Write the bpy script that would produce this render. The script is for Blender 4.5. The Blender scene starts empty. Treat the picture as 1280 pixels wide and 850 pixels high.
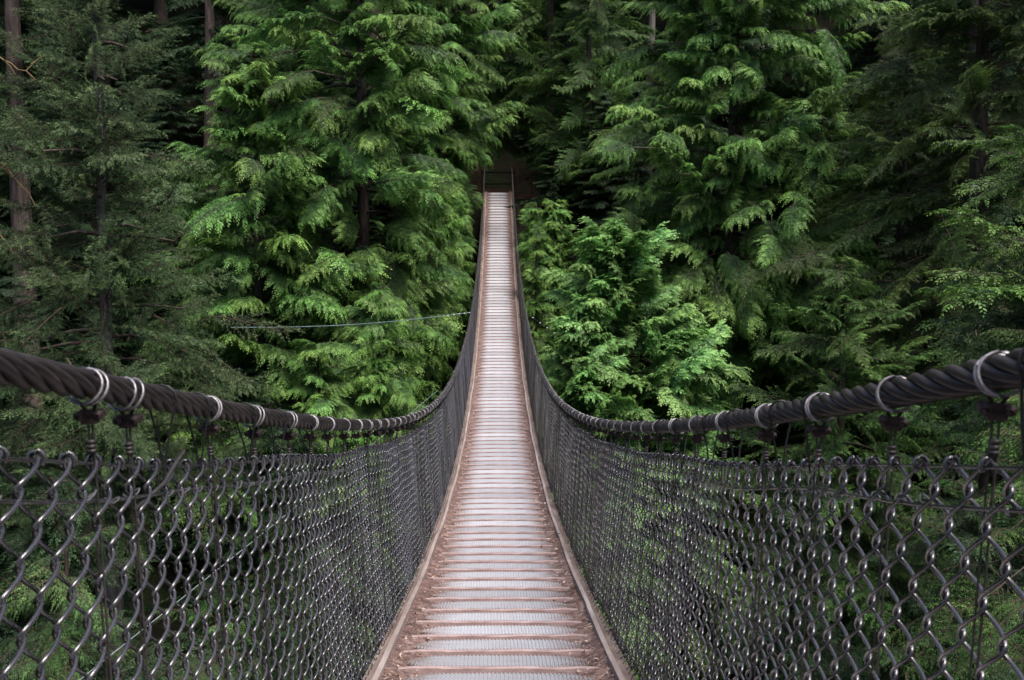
import bpy, math, random
import numpy as np
from mathutils import Vector, Matrix
random.seed(11); RNG = np.random.default_rng(11)
S = bpy.context.scene; COL = S.collection
PI = math.pi

# ---------------------------------------------------------------- camera, sky, sun, exposure
cam_d = bpy.data.cameras.new("camera"); cam = bpy.data.objects.new("camera", cam_d); COL.objects.link(cam)
cam_d.sensor_width = 36; cam_d.lens = 36 * 1244 / 1280; cam_d.clip_end = 600; cam_d.clip_start = 0.05
cam.location = (0, 0, 0)
cam.rotation_euler = (math.radians(90 - 5.0), 0, -math.radians(0.78))
cam_d.dof.use_dof = True; cam_d.dof.focus_distance = 11.0; cam_d.dof.aperture_fstop = 11.0
S.camera = cam
W = bpy.data.worlds.new("World"); S.world = W; W.use_nodes = True
nt = W.node_tree; nt.nodes.clear()
sky = nt.nodes.new("ShaderNodeTexSky"); sky.sky_type = 'NISHITA'; sky.sun_disc = False
SUN_EL, SUN_AZ = math.radians(66), math.radians(140)       # azimuth clockwise from +Y: high, behind the camera, to the right
sky.sun_elevation = SUN_EL; sky.sun_rotation = SUN_AZ; sky.air_density = 1.0; sky.dust_density = 4.0; sky.ozone_density = 1.0
bg = nt.nodes.new("ShaderNodeBackground"); bg.inputs[1].default_value = 0.12
ow = nt.nodes.new("ShaderNodeOutputWorld")
nt.links.new(sky.outputs[0], bg.inputs[0]); nt.links.new(bg.outputs[0], ow.inputs[0])
sun_d = bpy.data.lights.new("sun", 'SUN'); sun_d.energy = 2.5; sun_d.angle = math.radians(28); sun_d.color = (1.0, 0.96, 0.9)
sun = bpy.data.objects.new("sun", sun_d); COL.objects.link(sun)
sdir = Vector((math.sin(SUN_AZ) * math.cos(SUN_EL), math.cos(SUN_AZ) * math.cos(SUN_EL), math.sin(SUN_EL)))
sun.rotation_euler = sdir.to_track_quat('Z', 'Y').to_euler()
S.view_settings.view_transform = 'Standard'; S.view_settings.look = 'None'
S.view_settings.exposure = 0.95; S.view_settings.gamma = 1.0
S.cycles.max_bounces = 6; S.cycles.diffuse_bounces = 3; S.cycles.transmission_bounces = 3; S.cycles.transparent_max_bounces = 4

# ---------------------------------------------------------------- helpers
def mat(name, build, rough=0.7, metal=0.0, spec=0.5):
    m = bpy.data.materials.new(name); m.use_nodes = True
    t = m.node_tree; p = t.nodes['Principled BSDF']
    p.inputs['Roughness'].default_value = rough; p.inputs['Metallic'].default_value = metal
    p.inputs['Specular IOR Level'].default_value = spec
    if callable(build): build(t, p)
    else: p.inputs['Base Color'].default_value = (*build, 1)
    return m
def N(t, ty, **kw):
    n = t.nodes.new(ty)
    for k, v in kw.items():
        if k in n.inputs: n.inputs[k].default_value = v
        else: setattr(n, k, v)
    return n
def noise(t, scale, detail=4, coord='Object', rough=0.6, stretch=None):
    c = N(t, 'ShaderNodeTexCoord'); n = N(t, 'ShaderNodeTexNoise', Scale=scale, Detail=detail, Roughness=rough)
    if stretch:
        mp = N(t, 'ShaderNodeMapping'); mp.inputs['Scale'].default_value = stretch
        t.links.new(c.outputs[coord], mp.inputs[0]); t.links.new(mp.outputs[0], n.inputs['Vector'])
    else: t.links.new(c.outputs[coord], n.inputs['Vector'])
    return n
def ramp(t, src, stops):
    r = N(t, 'ShaderNodeValToRGB'); e = r.color_ramp.elements
    while len(e) < len(stops): e.new(0.5)
    for el, (p, c) in zip(e, stops): el.position = p; el.color = (*c, 1)
    t.links.new(src, r.inputs[0]); return r
def bump(t, p, src, strength, dist):
    b = N(t, 'ShaderNodeBump', Strength=strength, Distance=dist)
    t.links.new(src, b.inputs['Height']); t.links.new(b.outputs[0], p.inputs['Normal'])
def noisy(stops, scale, bscale=None, bs=0.3, bd=0.01, stretch=None, detail=5, coord='Object'):
    def f(t, p):
        n = noise(t, scale, detail, coord, stretch=stretch); r = ramp(t, n.outputs[0], stops)
        t.links.new(r.outputs[0], p.inputs['Base Color'])
        if bscale:
            n2 = noise(t, bscale, 4, coord, stretch=stretch); bump(t, p, n2.outputs[0], bs, bd)
    return f

def mesh_np(name, verts, faces, mats, midx=None, smooth=False, attr=None):
    """verts (n,3); faces (m,k) with k 3 or 4"""
    me = bpy.data.meshes.new(name)
    verts = np.asarray(verts, np.float32); faces = np.asarray(faces, np.int32)
    k = faces.shape[1]; m = len(faces)
    me.vertices.add(len(verts)); me.vertices.foreach_set('co', verts.ravel())
    me.loops.add(m * k); me.loops.foreach_set('vertex_index', faces.ravel())
    me.polygons.add(m); me.polygons.foreach_set('loop_start', np.arange(0, m * k, k, dtype=np.int32))
    me.polygons.foreach_set('loop_total', np.full(m, k, np.int32))
    if midx is not None: me.polygons.foreach_set('material_index', np.asarray(midx, np.int32))
    me.polygons.foreach_set('use_smooth', np.full(m, smooth, bool))
    for x in (mats if isinstance(mats, (list, tuple)) else [mats]): me.materials.append(x)
    if attr is not None:
        a = me.attributes.new('tip', 'FLOAT', 'POINT'); a.data.foreach_set('value', np.asarray(attr, np.float32))
    me.update(calc_edges=True); me.validate(); return me
def link(name, me, parent=None, loc=None, kind=None):
    o = bpy.data.objects.new(name, me); COL.objects.link(o)
    if parent is not None: o.parent = parent
    if loc is not None: o.location = loc
    if kind: o['kind'] = kind
    return o
def thing(name, label, cat, loc=(0, 0, 0), group=None):
    o = bpy.data.objects.new(name, None); COL.objects.link(o); o.location = loc; o.empty_display_size = 0.2
    o['label'] = label; o['category'] = cat
    if group: o['group'] = group
    return o
class B:
    """collects pieces (quads) into one mesh"""
    def __init__(s): s.v = []; s.f = []; s.n = 0
    def add(s, v, f): s.v.append(np.asarray(v, float)); s.f.append(np.asarray(f) + s.n); s.n += len(v); return s
    def box(s, c, d, rot=None):
        c = np.array(c, float); d = np.array(d, float) / 2
        v = np.array([[x, y, z] for x in (-1, 1) for y in (-1, 1) for z in (-1, 1)], float) * d
        if rot is not None: v = v @ np.array(rot).T
        return s.add(v + c, [[0, 1, 3, 2], [4, 6, 7, 5], [0, 4, 5, 1], [2, 3, 7, 6], [0, 2, 6, 4], [1, 5, 7, 3]])
    def tube(s, pts, r, sides=6, closed=False):
        v, f = tube_np(np.asarray(pts, float)[None], r, sides, closed); return s.add(v, f)
    def build(s, name, m, smooth=False): return mesh_np(name, np.concatenate(s.v), np.concatenate(s.f), m, smooth=smooth)
def tube_np(P, r, sides, closed=False, ref=(1, 0.02, 0.03)):
    """P (w,n,3) -> tubes, vectorised; r scalar or (n,)"""
    w, n, _ = P.shape
    if closed: T = np.roll(P, -1, 1) - np.roll(P, 1, 1)
    else: T = np.gradient(P, axis=1)
    T /= np.linalg.norm(T, axis=2, keepdims=True) + 1e-9
    R = np.array(ref, float); R /= np.linalg.norm(R)
    A = np.cross(T, np.broadcast_to(R, T.shape)); A /= np.linalg.norm(A, axis=2, keepdims=True) + 1e-9
    Bn = np.cross(T, A)
    a = np.arange(sides) * 2 * PI / sides
    rr = np.broadcast_to(np.asarray(r, float), (n,))[None, :, None, None]
    V = P[:, :, None] + rr * (A[:, :, None] * np.cos(a)[None, None, :, None] + Bn[:, :, None] * np.sin(a)[None, None, :, None])
    idx = np.arange(w * n * sides).reshape(w, n, sides)
    i0 = idx if closed else idx[:, :-1]; i1 = np.roll(idx, -1, 1) if closed else idx[:, 1:]
    F = np.stack([i0, np.roll(i0, -1, 2), np.roll(i1, -1, 2), i1], -1)
    return V.reshape(-1, 3), F.reshape(-1, 4)

def z_deck(y): return 0.00708 * y * y - 0.2424 * y - 1.061
def sl_deck(y): return 0.01416 * y - 0.2424
def L_top(y): return 0.70 - 0.085 * np.clip((np.asarray(y, float) - 18) / 28, 0, 1)
H_CAB = 1.20
def lift(s_, y): return (.027 if s_ < 0 else .014) * np.clip((13 - np.asarray(y, float)) / 7, 0, 1)
def at(px, py, D):        # photograph pixel + distance -> a point in the world (used once, to place things)
    V = (425 - py) / 1244 * D; c, s_ = math.cos(math.radians(5)), math.sin(math.radians(5))
    return ((px - 623) / 1244 * D, D * c + V * s_, V * c - D * s_)

# ---------------------------------------------------------------- materials
def dirt_f(t, p):
    n = noise(t, 9, 6); v = N(t, 'ShaderNodeTexVoronoi', Scale=55.0); c = N(t, 'ShaderNodeTexCoord'); t.links.new(c.outputs['Object'], v.inputs['Vector'])
    r = ramp(t, n.outputs[0], [(.3, (.075, .043, .036)), (.5, (.145, .092, .08)), (.7, (.25, .18, .16))])
    r2 = ramp(t, v.outputs['Color'], [(.2, (.35, .3, .3)), (.9, (1.5, 1.4, 1.35))])
    mx = N(t, 'ShaderNodeMix', data_type='RGBA', blend_type='MULTIPLY'); mx.inputs[0].default_value = .8
    t.links.new(r.outputs[0], mx.inputs[6]); t.links.new(r2.outputs[0], mx.inputs[7]); t.links.new(mx.outputs[2], p.inputs['Base Color'])
    n2 = noise(t, 60, 5); bump(t, p, n2.outputs[0], 1.0, .012)
M_DIRT = mat('needle_litter', dirt_f, .9)
def tread_f(t, p):
    oi = N(t, 'ShaderNodeObjectInfo'); n = noise(t, 6, 6, 'Generated'); n.noise_dimensions = '4D'; t.links.new(oi.outputs['Random'], n.inputs['W'])
    mul = N(t, 'ShaderNodeMath', operation='MULTIPLY'); mul.inputs[1].default_value = 40; t.links.new(oi.outputs['Random'], mul.inputs[0]); t.links.new(mul.outputs[0], n.inputs['W'])
    # rusty brown dust towards the two ends of a tread (dirt kicked aside by feet)
    c = N(t, 'ShaderNodeTexCoord'); sx = N(t, 'ShaderNodeSeparateXYZ'); t.links.new(c.outputs['Object'], sx.inputs[0])
    ab = N(t, 'ShaderNodeMath', operation='ABSOLUTE'); t.links.new(sx.outputs[0], ab.inputs[0])
    mr = N(t, 'ShaderNodeMapRange'); mr.inputs[1].default_value = .24; mr.inputs[2].default_value = .5; mr.inputs[3].default_value = -.12; mr.inputs[4].default_value = .32
    t.links.new(ab.outputs[0], mr.inputs[0]); ad = N(t, 'ShaderNodeMath', operation='ADD'); t.links.new(n.outputs[0], ad.inputs[0]); t.links.new(mr.outputs[0], ad.inputs[1])
    r = ramp(t, ad.outputs[0], [(.38, (.43, .43, .465)), (.56, (.37, .35, .37)), (.70, (.25, .20, .19)), (.9, (.17, .115, .10))])
    hs = N(t, 'ShaderNodeHueSaturation'); mv = N(t, 'ShaderNodeMapRange'); mv.inputs[3].default_value = .76; mv.inputs[4].default_value = 1.12
    t.links.new(oi.outputs['Random'], mv.inputs[0]); t.links.new(mv.outputs[0], hs.inputs['Value']); t.links.new(r.outputs[0], hs.inputs['Color'])
    t.links.new(hs.outputs[0], p.inputs['Base Color']); n3 = noise(t, 70, 3); bump(t, p, n3.outputs[0], .25, .003)
M_TREAD = mat('galvanised_tread', tread_f, .55, .15)
M_NOSE = mat('weathered_batten', noisy([(.3, (.20, .135, .125)), (.6, (.34, .245, .235)), (.8, (.43, .35, .34))], 9, 40, .4, .004, (1, 3, 3)), .8)
M_KERB = mat('weathered_kerb_board', noisy([(.3, (.19, .14, .125)), (.55, (.30, .24, .22)), (.8, (.44, .385, .365))], 2.5, 30, .5, .006, (3, .5, 3), coord='Object'), .8)
M_LEDGE = mat('grimy_ledge_board', noisy([(.3, (.08, .055, .045)), (.6, (.20, .15, .13)), (.85, (.42, .35, .32))], 3.5, 30, .5, .006, (3, .6, 3)), .85)
M_BEAM = mat('dark_timber', noisy([(.3, (.03, .018, .012)), (.7, (.085, .05, .035))], 3, 20, .4, .01), .9, 0, .1)
M_POST = mat('brown_stained_timber', noisy([(.3, (.022, .013, .010)), (.7, (.065, .038, .027))], 3, 20, .4, .01), .9, 0, .1)
M_CABLE = mat('weathered_steel_strand', noisy([(.3, (.022, .018, .018)), (.6, (.055, .044, .044)), (.85, (.13, .088, .078))], 14, 220, .4, .0015, (1, 1, 1)), .48, .5)
M_RING = mat('galvanised_wire', noisy([(.3, (.14, .13, .14)), (.7, (.36, .34, .36))], 90), .4, .6)
M_TIE = mat('dull_tie_wire', noisy([(.3, (.16, .15, .16)), (.7, (.3, .29, .3))], 60), .4, .6)
M_CLAMP = mat('dark_rusty_clamp', noisy([(.3, (.02, .015, .015)), (.62, (.05, .03, .028)), (.8, (.16, .06, .04))], 45, 90, .4, .002), .5, .4)
M_ROD = mat('hanger_steel', noisy([(.3, (.035, .03, .03)), (.7, (.10, .085, .08))], 40), .5, .5)
M_WIRE = mat('brown_black_mesh_wire', noisy([(.3, (.026, .023, .0275)), (.7, (.080, .071, .083))], 5), .26, .35, 1.0)
M_WIRE.node_tree.nodes['Principled BSDF'].inputs['Coat Weight'].default_value = 1.0; M_WIRE.node_tree.nodes['Principled BSDF'].inputs['Coat Roughness'].default_value = .16
M_BLACK = mat('black_tie', (.012, .012, .014), .5)
M_TWINE = mat('pale_blue_grey_rope', noisy([(.3, (.08, .13, .15)), (.7, (.20, .28, .30))], 20), .6)
M_ROD2 = mat('dull_pale_wire', noisy([(.3, (.12, .14, .15)), (.7, (.24, .27, .29))], 20), .6)
M_BEAD = mat('pale_clips', (.7, .7, .68), .4, .3)

def bark_f(c1, c2):
    return noisy([(.3, c1), (.7, c2)], 3, 8, .9, .05, (3, 3, .5))
M_BARK = mat('grey_brown_bark', bark_f((.035, .026, .022), (.13, .10, .09)), .95, 0, .15)
M_BARK_L = mat('pale_grey_bark', bark_f((.08, .07, .065), (.22, .2, .19)), .95, 0, .15)
M_TWIG = mat('red_brown_twig', noisy([(.3, (.03, .02, .012)), (.7, (.085, .055, .035))], 8), .9)
M_MOSSTWIG = mat('orange_lichen_branch', noisy([(.3, (.09, .055, .025)), (.7, (.22, .14, .06))], 12), .9)

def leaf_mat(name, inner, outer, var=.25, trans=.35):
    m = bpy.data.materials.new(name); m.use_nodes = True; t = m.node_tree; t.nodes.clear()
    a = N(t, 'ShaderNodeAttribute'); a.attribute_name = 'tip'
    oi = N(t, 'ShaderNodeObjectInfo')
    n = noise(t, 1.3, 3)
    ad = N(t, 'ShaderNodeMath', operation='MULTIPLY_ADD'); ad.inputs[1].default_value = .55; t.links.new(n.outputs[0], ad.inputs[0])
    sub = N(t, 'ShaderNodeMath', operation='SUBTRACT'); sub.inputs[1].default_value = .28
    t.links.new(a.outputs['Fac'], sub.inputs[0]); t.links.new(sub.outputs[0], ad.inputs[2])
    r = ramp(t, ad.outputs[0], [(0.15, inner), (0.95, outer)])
    hs = N(t, 'ShaderNodeHueSaturation')
    mv = N(t, 'ShaderNodeMapRange'); mv.inputs[3].default_value = 1 - var * 1.4; mv.inputs[4].default_value = 1 + var
    t.links.new(oi.outputs['Random'], mv.inputs[0]); t.links.new(mv.outputs[0], hs.inputs['Value'])
    mh = N(t, 'ShaderNodeMapRange'); mh.inputs[3].default_value = .485; mh.inputs[4].default_value = .515
    ml = N(t, 'ShaderNodeMath', operation='MULTIPLY'); ml.inputs[1].default_value = 17.3; fr = N(t, 'ShaderNodeMath', operation='FRACT')
    t.links.new(oi.outputs['Random'], ml.inputs[0]); t.links.new(ml.outputs[0], fr.inputs[0]); t.links.new(fr.outputs[0], mh.inputs[0]); t.links.new(mh.outputs[0], hs.inputs['Hue'])
    t.links.new(r.outputs[0], hs.inputs['Color'])
    p = N(t, 'ShaderNodeBsdfPrincipled', Roughness=.5); p.inputs['Specular IOR Level'].default_value = .35
    tr = N(t, 'ShaderNodeBsdfTranslucent'); mx = N(t, 'ShaderNodeMixShader'); mx.inputs[0].default_value = trans
    o = N(t, 'ShaderNodeOutputMaterial')
    t.links.new(hs.outputs[0], p.inputs['Base Color']); t.links.new(hs.outputs[0], tr.inputs['Color'])
    t.links.new(p.outputs[0], mx.inputs[1]); t.links.new(tr.outputs[0], mx.inputs[2]); t.links.new(mx.outputs[0], o.inputs[0])
    return m
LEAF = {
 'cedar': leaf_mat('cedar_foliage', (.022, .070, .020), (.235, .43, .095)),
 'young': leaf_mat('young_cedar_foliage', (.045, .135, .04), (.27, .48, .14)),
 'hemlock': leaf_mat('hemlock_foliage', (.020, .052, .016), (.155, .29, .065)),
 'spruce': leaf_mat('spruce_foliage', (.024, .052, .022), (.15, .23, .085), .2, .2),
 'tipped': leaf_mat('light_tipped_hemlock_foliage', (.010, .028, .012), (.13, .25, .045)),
 'dark': leaf_mat('dark_hemlock_foliage', (.011, .028, .012), (.045, .095, .031)),  # darker hemlock copy; also puts deep canyon shade into the leaf colour
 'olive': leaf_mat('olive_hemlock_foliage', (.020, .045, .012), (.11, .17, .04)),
}

# ---------------------------------------------------------------- terrain and river
def z_ground(x, y):
    x = np.asarray(x, float); y = np.asarray(y, float)
    s_ = y + .22 * np.clip(np.abs(x) - 5, 0, 60)
    z = np.where(s_ < 12, -24, np.where(s_ < 46, -24 + (s_ - 12) * .782, 2.6 + (s_ - 46) * .5 * np.clip((s_ - 50) / 10, 0, 1)))
    near = -24 + np.clip(2 - y, 0, 14) * 1.55 + np.clip(-12 - y, 0, 200) * .3
    z = np.where(y < 2, near, z)
    nz = np.sin(x * .37 + 1) * np.cos(y * .29) * .8 + np.sin(x * .9 + y * .7) * .35
    flat = np.exp(-((x / 5) ** 4)) * np.clip((y - 42) / 4, 0, 1) * np.clip((56 - y) / 4, 0, 1)
    return z + nz * (1 - flat) + (2.45 - z) * flat
gx = np.linspace(-160, 160, 161); gy = np.linspace(-90, 200, 146)
GX, GY = np.meshgrid(gx, gy); GZ = z_ground(GX, GY)
idx = np.arange(GX.size).reshape(GX.shape)
F = np.stack([idx[:-1, :-1], idx[:-1, 1:], idx[1:, 1:], idx[1:, :-1]], -1).reshape(-1, 4)
M_GROUND = mat('forest_floor', noisy([(.3, (.004, .0038, .0025)), (.5, (.008, .0072, .0045)), (.62, (.008, .014, .005)), (.8, (.014, .024, .007))], .6, 3, .8, .15), .95)
link('ground', mesh_np('ground', np.c_[GX.ravel(), GY.ravel(), GZ.ravel()], F, M_GROUND, smooth=True), kind='structure')
M_GROUND.node_tree.nodes['Principled BSDF'].inputs['Specular IOR Level'].default_value = .05
M_WATER = mat('river_water', (.01, .02, .018), .08)
link('river', mesh_np('river', [(-160, 1, -23.4), (160, 1, -23.4), (160, 13, -23.4), (-160, 13, -23.4)], [[0, 1, 2, 3]], M_WATER), kind='structure')

# ---------------------------------------------------------------- suspension bridge deck
Y0, Y1, PITCH = -3.0, 46.0, 0.365
bridge = thing('suspension_bridge', 'narrow suspension footbridge deck with ribbed metal treads and pinkish brown edges crossing the canyon', 'footbridge')
ys = np.arange(Y0, Y1 + .01, .25)
def ribbon(x0, x1, dz0, dz1, ysr=ys):
    """a prism following the deck, x0..x1 wide, from dz0 up to dz1 above the deck line"""
    z = z_deck(ysr); n = len(ysr); V = []
    for x, dz in ((x0, dz0), (x1, dz0), (x1, dz1), (x0, dz1)): V.append(np.c_[np.full(n, x), ysr, z + dz])
    V = np.stack(V, 1).reshape(-1, 3); i = np.arange(n * 4).reshape(n, 4)
    Fq = [np.stack([i[:-1, k], i[1:, k], i[1:, (k + 1) % 4], i[:-1, (k + 1) % 4]], -1) for k in range(4)]
    Fq.append(np.array([[i[0, 0], i[0, 1], i[0, 2], i[0, 3]], [i[-1, 3], i[-1, 2], i[-1, 1], i[-1, 0]]]))
    return V, np.concatenate(Fq)
# wooden deck boards under the litter
link('deck_base', mesh_np('deck_base', *ribbon(-.59, .59, -.09, -.034), M_BEAM), bridge)
# litter sheet: fine grid with relief
lx = np.linspace(-.56, .56, 75); ly = np.arange(.0, 46.0, .03)
LX, LY = np.meshgrid(lx, ly)
def vnoise(x, y, sc, seed):
    r = np.random.default_rng(seed).random((256, 256)); u = x * sc; v = y * sc
    i = np.floor(u).astype(int); j = np.floor(v).astype(int); a = u - i; b = v - j; a = a * a * (3 - 2 * a); b = b * b * (3 - 2 * b)
    g = lambda p, q: r[p % 256, q % 256]
    return g(i, j) * (1 - a) * (1 - b) + g(i + 1, j) * a * (1 - b) + g(i, j + 1) * (1 - a) * b + g(i + 1, j + 1) * a * b
rel = .010 * vnoise(LX, LY, 9, 1) + .007 * vnoise(LX, LY, 30, 2) + .007 * vnoise(LX, LY, 14, 5)
rim = np.clip((np.abs(LX + .03 * (vnoise(LX * 0 + np.sign(LX) * 3, LY, 1.3, 3) - .5)) - .36) / .19, 0, 1)
LZ = z_deck(LY) - .030 + rel + .05 * rim ** 1.3 * (.5 + .8 * vnoise(LX, LY, 3, 4))
idx = np.arange(LX.size).reshape(LX.shape)
F = np.stack([idx[:-1, :-1], idx[:-1, 1:], idx[1:, 1:], idx[1:, :-1]], -1).reshape(-1, 4)
link('needle_litter', mesh_np('needle_litter', np.c_[LX.ravel(), LY.ravel(), LZ.ravel()], F, M_DIRT, smooth=True), bridge, kind='stuff')
# loose crumbs and chips
nC = 5200; cy = .5 + 30 * RNG.random(nC) ** 1.6; cx = RNG.choice([-1, 1], nC) * (.30 + .24 * RNG.random(nC) ** .7)
cx[:900] = (RNG.random(900) - .5) * .9
cs = (.003 + .008 * RNG.random(nC) ** 3); tet = np.array([[1, 0, -.4], [-.5, .87, -.4], [-.5, -.87, -.4], [0, 0, .7]])
Vc = []; rot = RNG.random((nC, 3)) * 6.3
for k in range(nC):
    Rm = np.array(Matrix.Rotation(rot[k, 0], 3, 'X') @ Matrix.Rotation(rot[k, 1], 3, 'Z')); q = (tet * cs[k] * [1, 1 + rot[k, 2] * .3, .8]) @ Rm.T
    Vc.append(q + [cx[k], cy[k], z_deck(cy[k]) + .004 + .028 * max(0, (abs(cx[k]) - .36) / .19)])
for k in range(0, nC, 6):                            # every sixth piece is a needle twig or chip lying flat
    c0 = Vc[k].mean(0); a_ = rot[k, 1]; d_ = np.array([math.cos(a_), math.sin(a_), 0]) * (.008 + .018 * rot[k, 0] / 6.3); s2 = np.array([-math.sin(a_), math.cos(a_), 0]) * .0022
    Vc[k] = np.array([c0 - d_ - s2, c0 - d_ + s2, c0 + d_, c0 + [0, 0, .004]])
Fc = (np.arange(nC)[:, None, None] * 4 + np.array([[0, 1, 2], [0, 3, 1], [1, 3, 2], [2, 3, 0]])[None]).reshape(-1, 3)
M_CRUMB = mat('wood_crumbs', noisy([(.35, (.10, .05, .04)), (.5, (.3, .19, .15)), (.62, (.6, .5, .42))], 12), .9)
link('crumb', mesh_np('crumb', np.concatenate(Vc), Fc, M_CRUMB), bridge, kind='stuff')

def tread_mesh(seed, ribbed):
    r = random.Random(seed); b = B(); w = .46 + r.uniform(-.012, .012)
    # thin plate with pressed ribs running along the walking direction
    nr = 46 if ribbed else 30; hh = .0055 if ribbed else .0022
    xs, zs = [], []
    for k in range(nr):
        xa = -w + 2 * w * k / nr; d = 2 * w / nr
        xs += [xa, xa + d * .3, xa + d * .45, xa + d * .8]; zs += [0, 0, hh, hh]
    xs.append(w); zs.append(0); xs = np.array(xs); zs = np.array(zs)
    edge = np.clip((w - np.abs(xs)) / (.09 if ribbed else .13), 0, 1)
    y0 = (-.10 if ribbed else -.11) * np.ones_like(xs); y1 = (.118 if ribbed else .15) * np.ones_like(xs)
    mid = .01
    y0 = mid + (y0 - mid) * (.35 + .65 * edge); y1 = mid + (y1 - mid) * (.35 + .65 * edge)
    bow = .006 * np.cos(xs / w * PI / 2)
    V = np.concatenate([np.c_[xs, y0, zs * .2 - .012], np.c_[xs, y0, zs + bow], np.c_[xs, y1, zs + bow], np.c_[xs, y1, zs * .2 - .012]])
    n = len(xs); i = np.arange(4 * n).reshape(4, n)
    Fq = np.concatenate([np.stack([i[k, :-1], i[k, 1:], i[k + 1, 1:], i[k + 1, :-1]], -1) for k in range(3)])
    return mesh_np('tread', V, Fq, M_TREAD)
TM_R = [tread_mesh(k, True) for k in range(4)]; TM_F = [tread_mesh(20 + k, False) for k in range(4)]
def batten_mesh(seed):
    r = random.Random(seed); n = 12; xs = np.linspace(-.50, .50, n); b = B()
    wob = np.array([r.uniform(-.002, .003) for _ in xs]); tp = np.clip((.5 - np.abs(xs)) / .03, .7, 1)
    prof = [(-.017, -.03), (-.017, .002), (-.011, .007), (.008, .008), (.015, .003), (.015, -.03)]
    V = np.stack([np.c_[xs, np.full(n, py) + wob, (pz if pz < 0 else pz * tp) + wob] for py, pz in prof], 1).reshape(-1, 3)
    m = len(prof); i = np.arange(n * m).reshape(n, m)
    Fq = np.concatenate([np.stack([i[:-1, k], i[1:, k], i[1:, k + 1], i[:-1, k + 1]], -1) for k in range(m - 1)])
    return mesh_np('nosing', V, Fq, M_NOSE)
BM = [batten_mesh(k) for k in range(4)]
k = 0; y = Y0 + .2
while y < Y1 - .2:
    ang = math.atan(sl_deck(y)); jx = random.uniform(-.008, .008)
    o = link('tread', random.choice(TM_R if y < 9.6 else TM_F), bridge, (jx, y, z_deck(y) + .012)); o.rotation_euler = (ang, 0, random.uniform(-.008, .008) - (.008 if y < 9 else 0))
    o2 = link('nosing', random.choice(BM), bridge, (jx, y - .118, z_deck(y - .118) + .012)); o2.rotation_euler = (ang, 0, o.rotation_euler.z + random.uniform(-.003, .003))
    y += PITCH; k += 1
# kerb boards in lengths, outer ledge, stringers and cross beams
for s_ in (-1, 1):
    y = Y0
    while y < Y1:
        ye = min(Y1, y + 3.05); yy = np.linspace(y + .004, ye - .004, 14)
        off = random.uniform(-.004, .004)
        V, Fk = ribbon(*sorted((s_ * (.555 + off), s_ * (.582 + off))), -.02, .052 + random.uniform(-.004, .004), yy)
        V[:, 0] += .004 * np.sin(V[:, 1] * 2.1 + s_); link('kerb_board', mesh_np('kerb_board', V, Fk, M_KERB), bridge); y = ye
    V, Fk = ribbon(*sorted((s_ * .588, s_ * .650)), -.07, .004); link('edge_ledge', mesh_np('edge_ledge', V, Fk, M_LEDGE), bridge)
    V, Fk = ribbon(*sorted((s_ * .42, s_ * .50)), -.28, -.092); link('stringer', mesh_np('stringer', V, Fk, M_BEAM), bridge)
bm_ = B().box((0, 0, 0), (1.5, .09, .10)).build('cross_beam', M_BEAM)
for y in np.arange(Y0 + .3, Y1, PITCH * 4):
    o = link('cross_beam', bm_, bridge, (0, y, z_deck(y) - .145))

# ---------------------------------------------------------------- handrail cables with rings, clamps and hanger rods
def ring_mesh(seed):
    r = random.Random(seed); b = B()
    for dy, tilt in ((-.012, .30), (.011, .42)):
        a = np.linspace(0, 2 * PI, 22, endpoint=False); rad = .0308
        P = np.c_[rad * np.cos(a), dy + tilt * rad * np.sin(a) * .6, rad * np.sin(a) - .003]
        b.tube(P, .0027, 6, True)
    return b.build('ring', M_RING, True)
def clamp_mesh():
    b = B()
    b.tube([(.012, 0, -.033), (.006, .004, -.045), (.004, .006, -.06)], .0032, 5).tube([(-.012, 0, -.033), (-.006, .004, -.045), (-.004, .006, -.06)], .0032, 5)
    b.box((0, .004, -.052), (.034, .02, .016)).box((0, .004, -.062), (.026, .024, .010))
    for s_ in (-1, 1):
        a = np.linspace(0, 2 * PI, 6, endpoint=False)
        b.tube([(s_ * .016, -.012, -.052), (s_ * .016, -.009, -.052), (s_ * .016, .018, -.052), (s_ * .016, .022, -.052)], [.002, .009, .009, .002], 6)
    return b.build('clamp', M_CLAMP)
def rod_mesh():
    b = B()
    b.tube([(.004, 0, -.06), (.003, 0, -.6), (.002, 0, -1.19)], .0022, 5); b.tube([(-.004, .003, -.06), (-.005, .004, -.6), (-.004, .003, -1.19)], .0018, 4)
    for z in (-.098, -.106, -.114):
        b.tube([(0, 0, z + .0035), (0, 0, z + .003), (0, 0, z - .003), (0, 0, z - .0035)], [.001, .008, .008, .001], 8)
    return b.build('hanger', M_ROD, True)
RM = [ring_mesh(1)]; CM = clamp_mesh(); HM = rod_mesh()
HANG = {1: [.55, .95, 1.37, 1.73, 2.13, 2.55, 3.02, 3.45, 3.85, 4.27], -1: [.5, .95, 1.30, 1.69, 1.86, 2.38, 2.81, 3.27, 3.65, 4.02, 4.45]}
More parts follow.
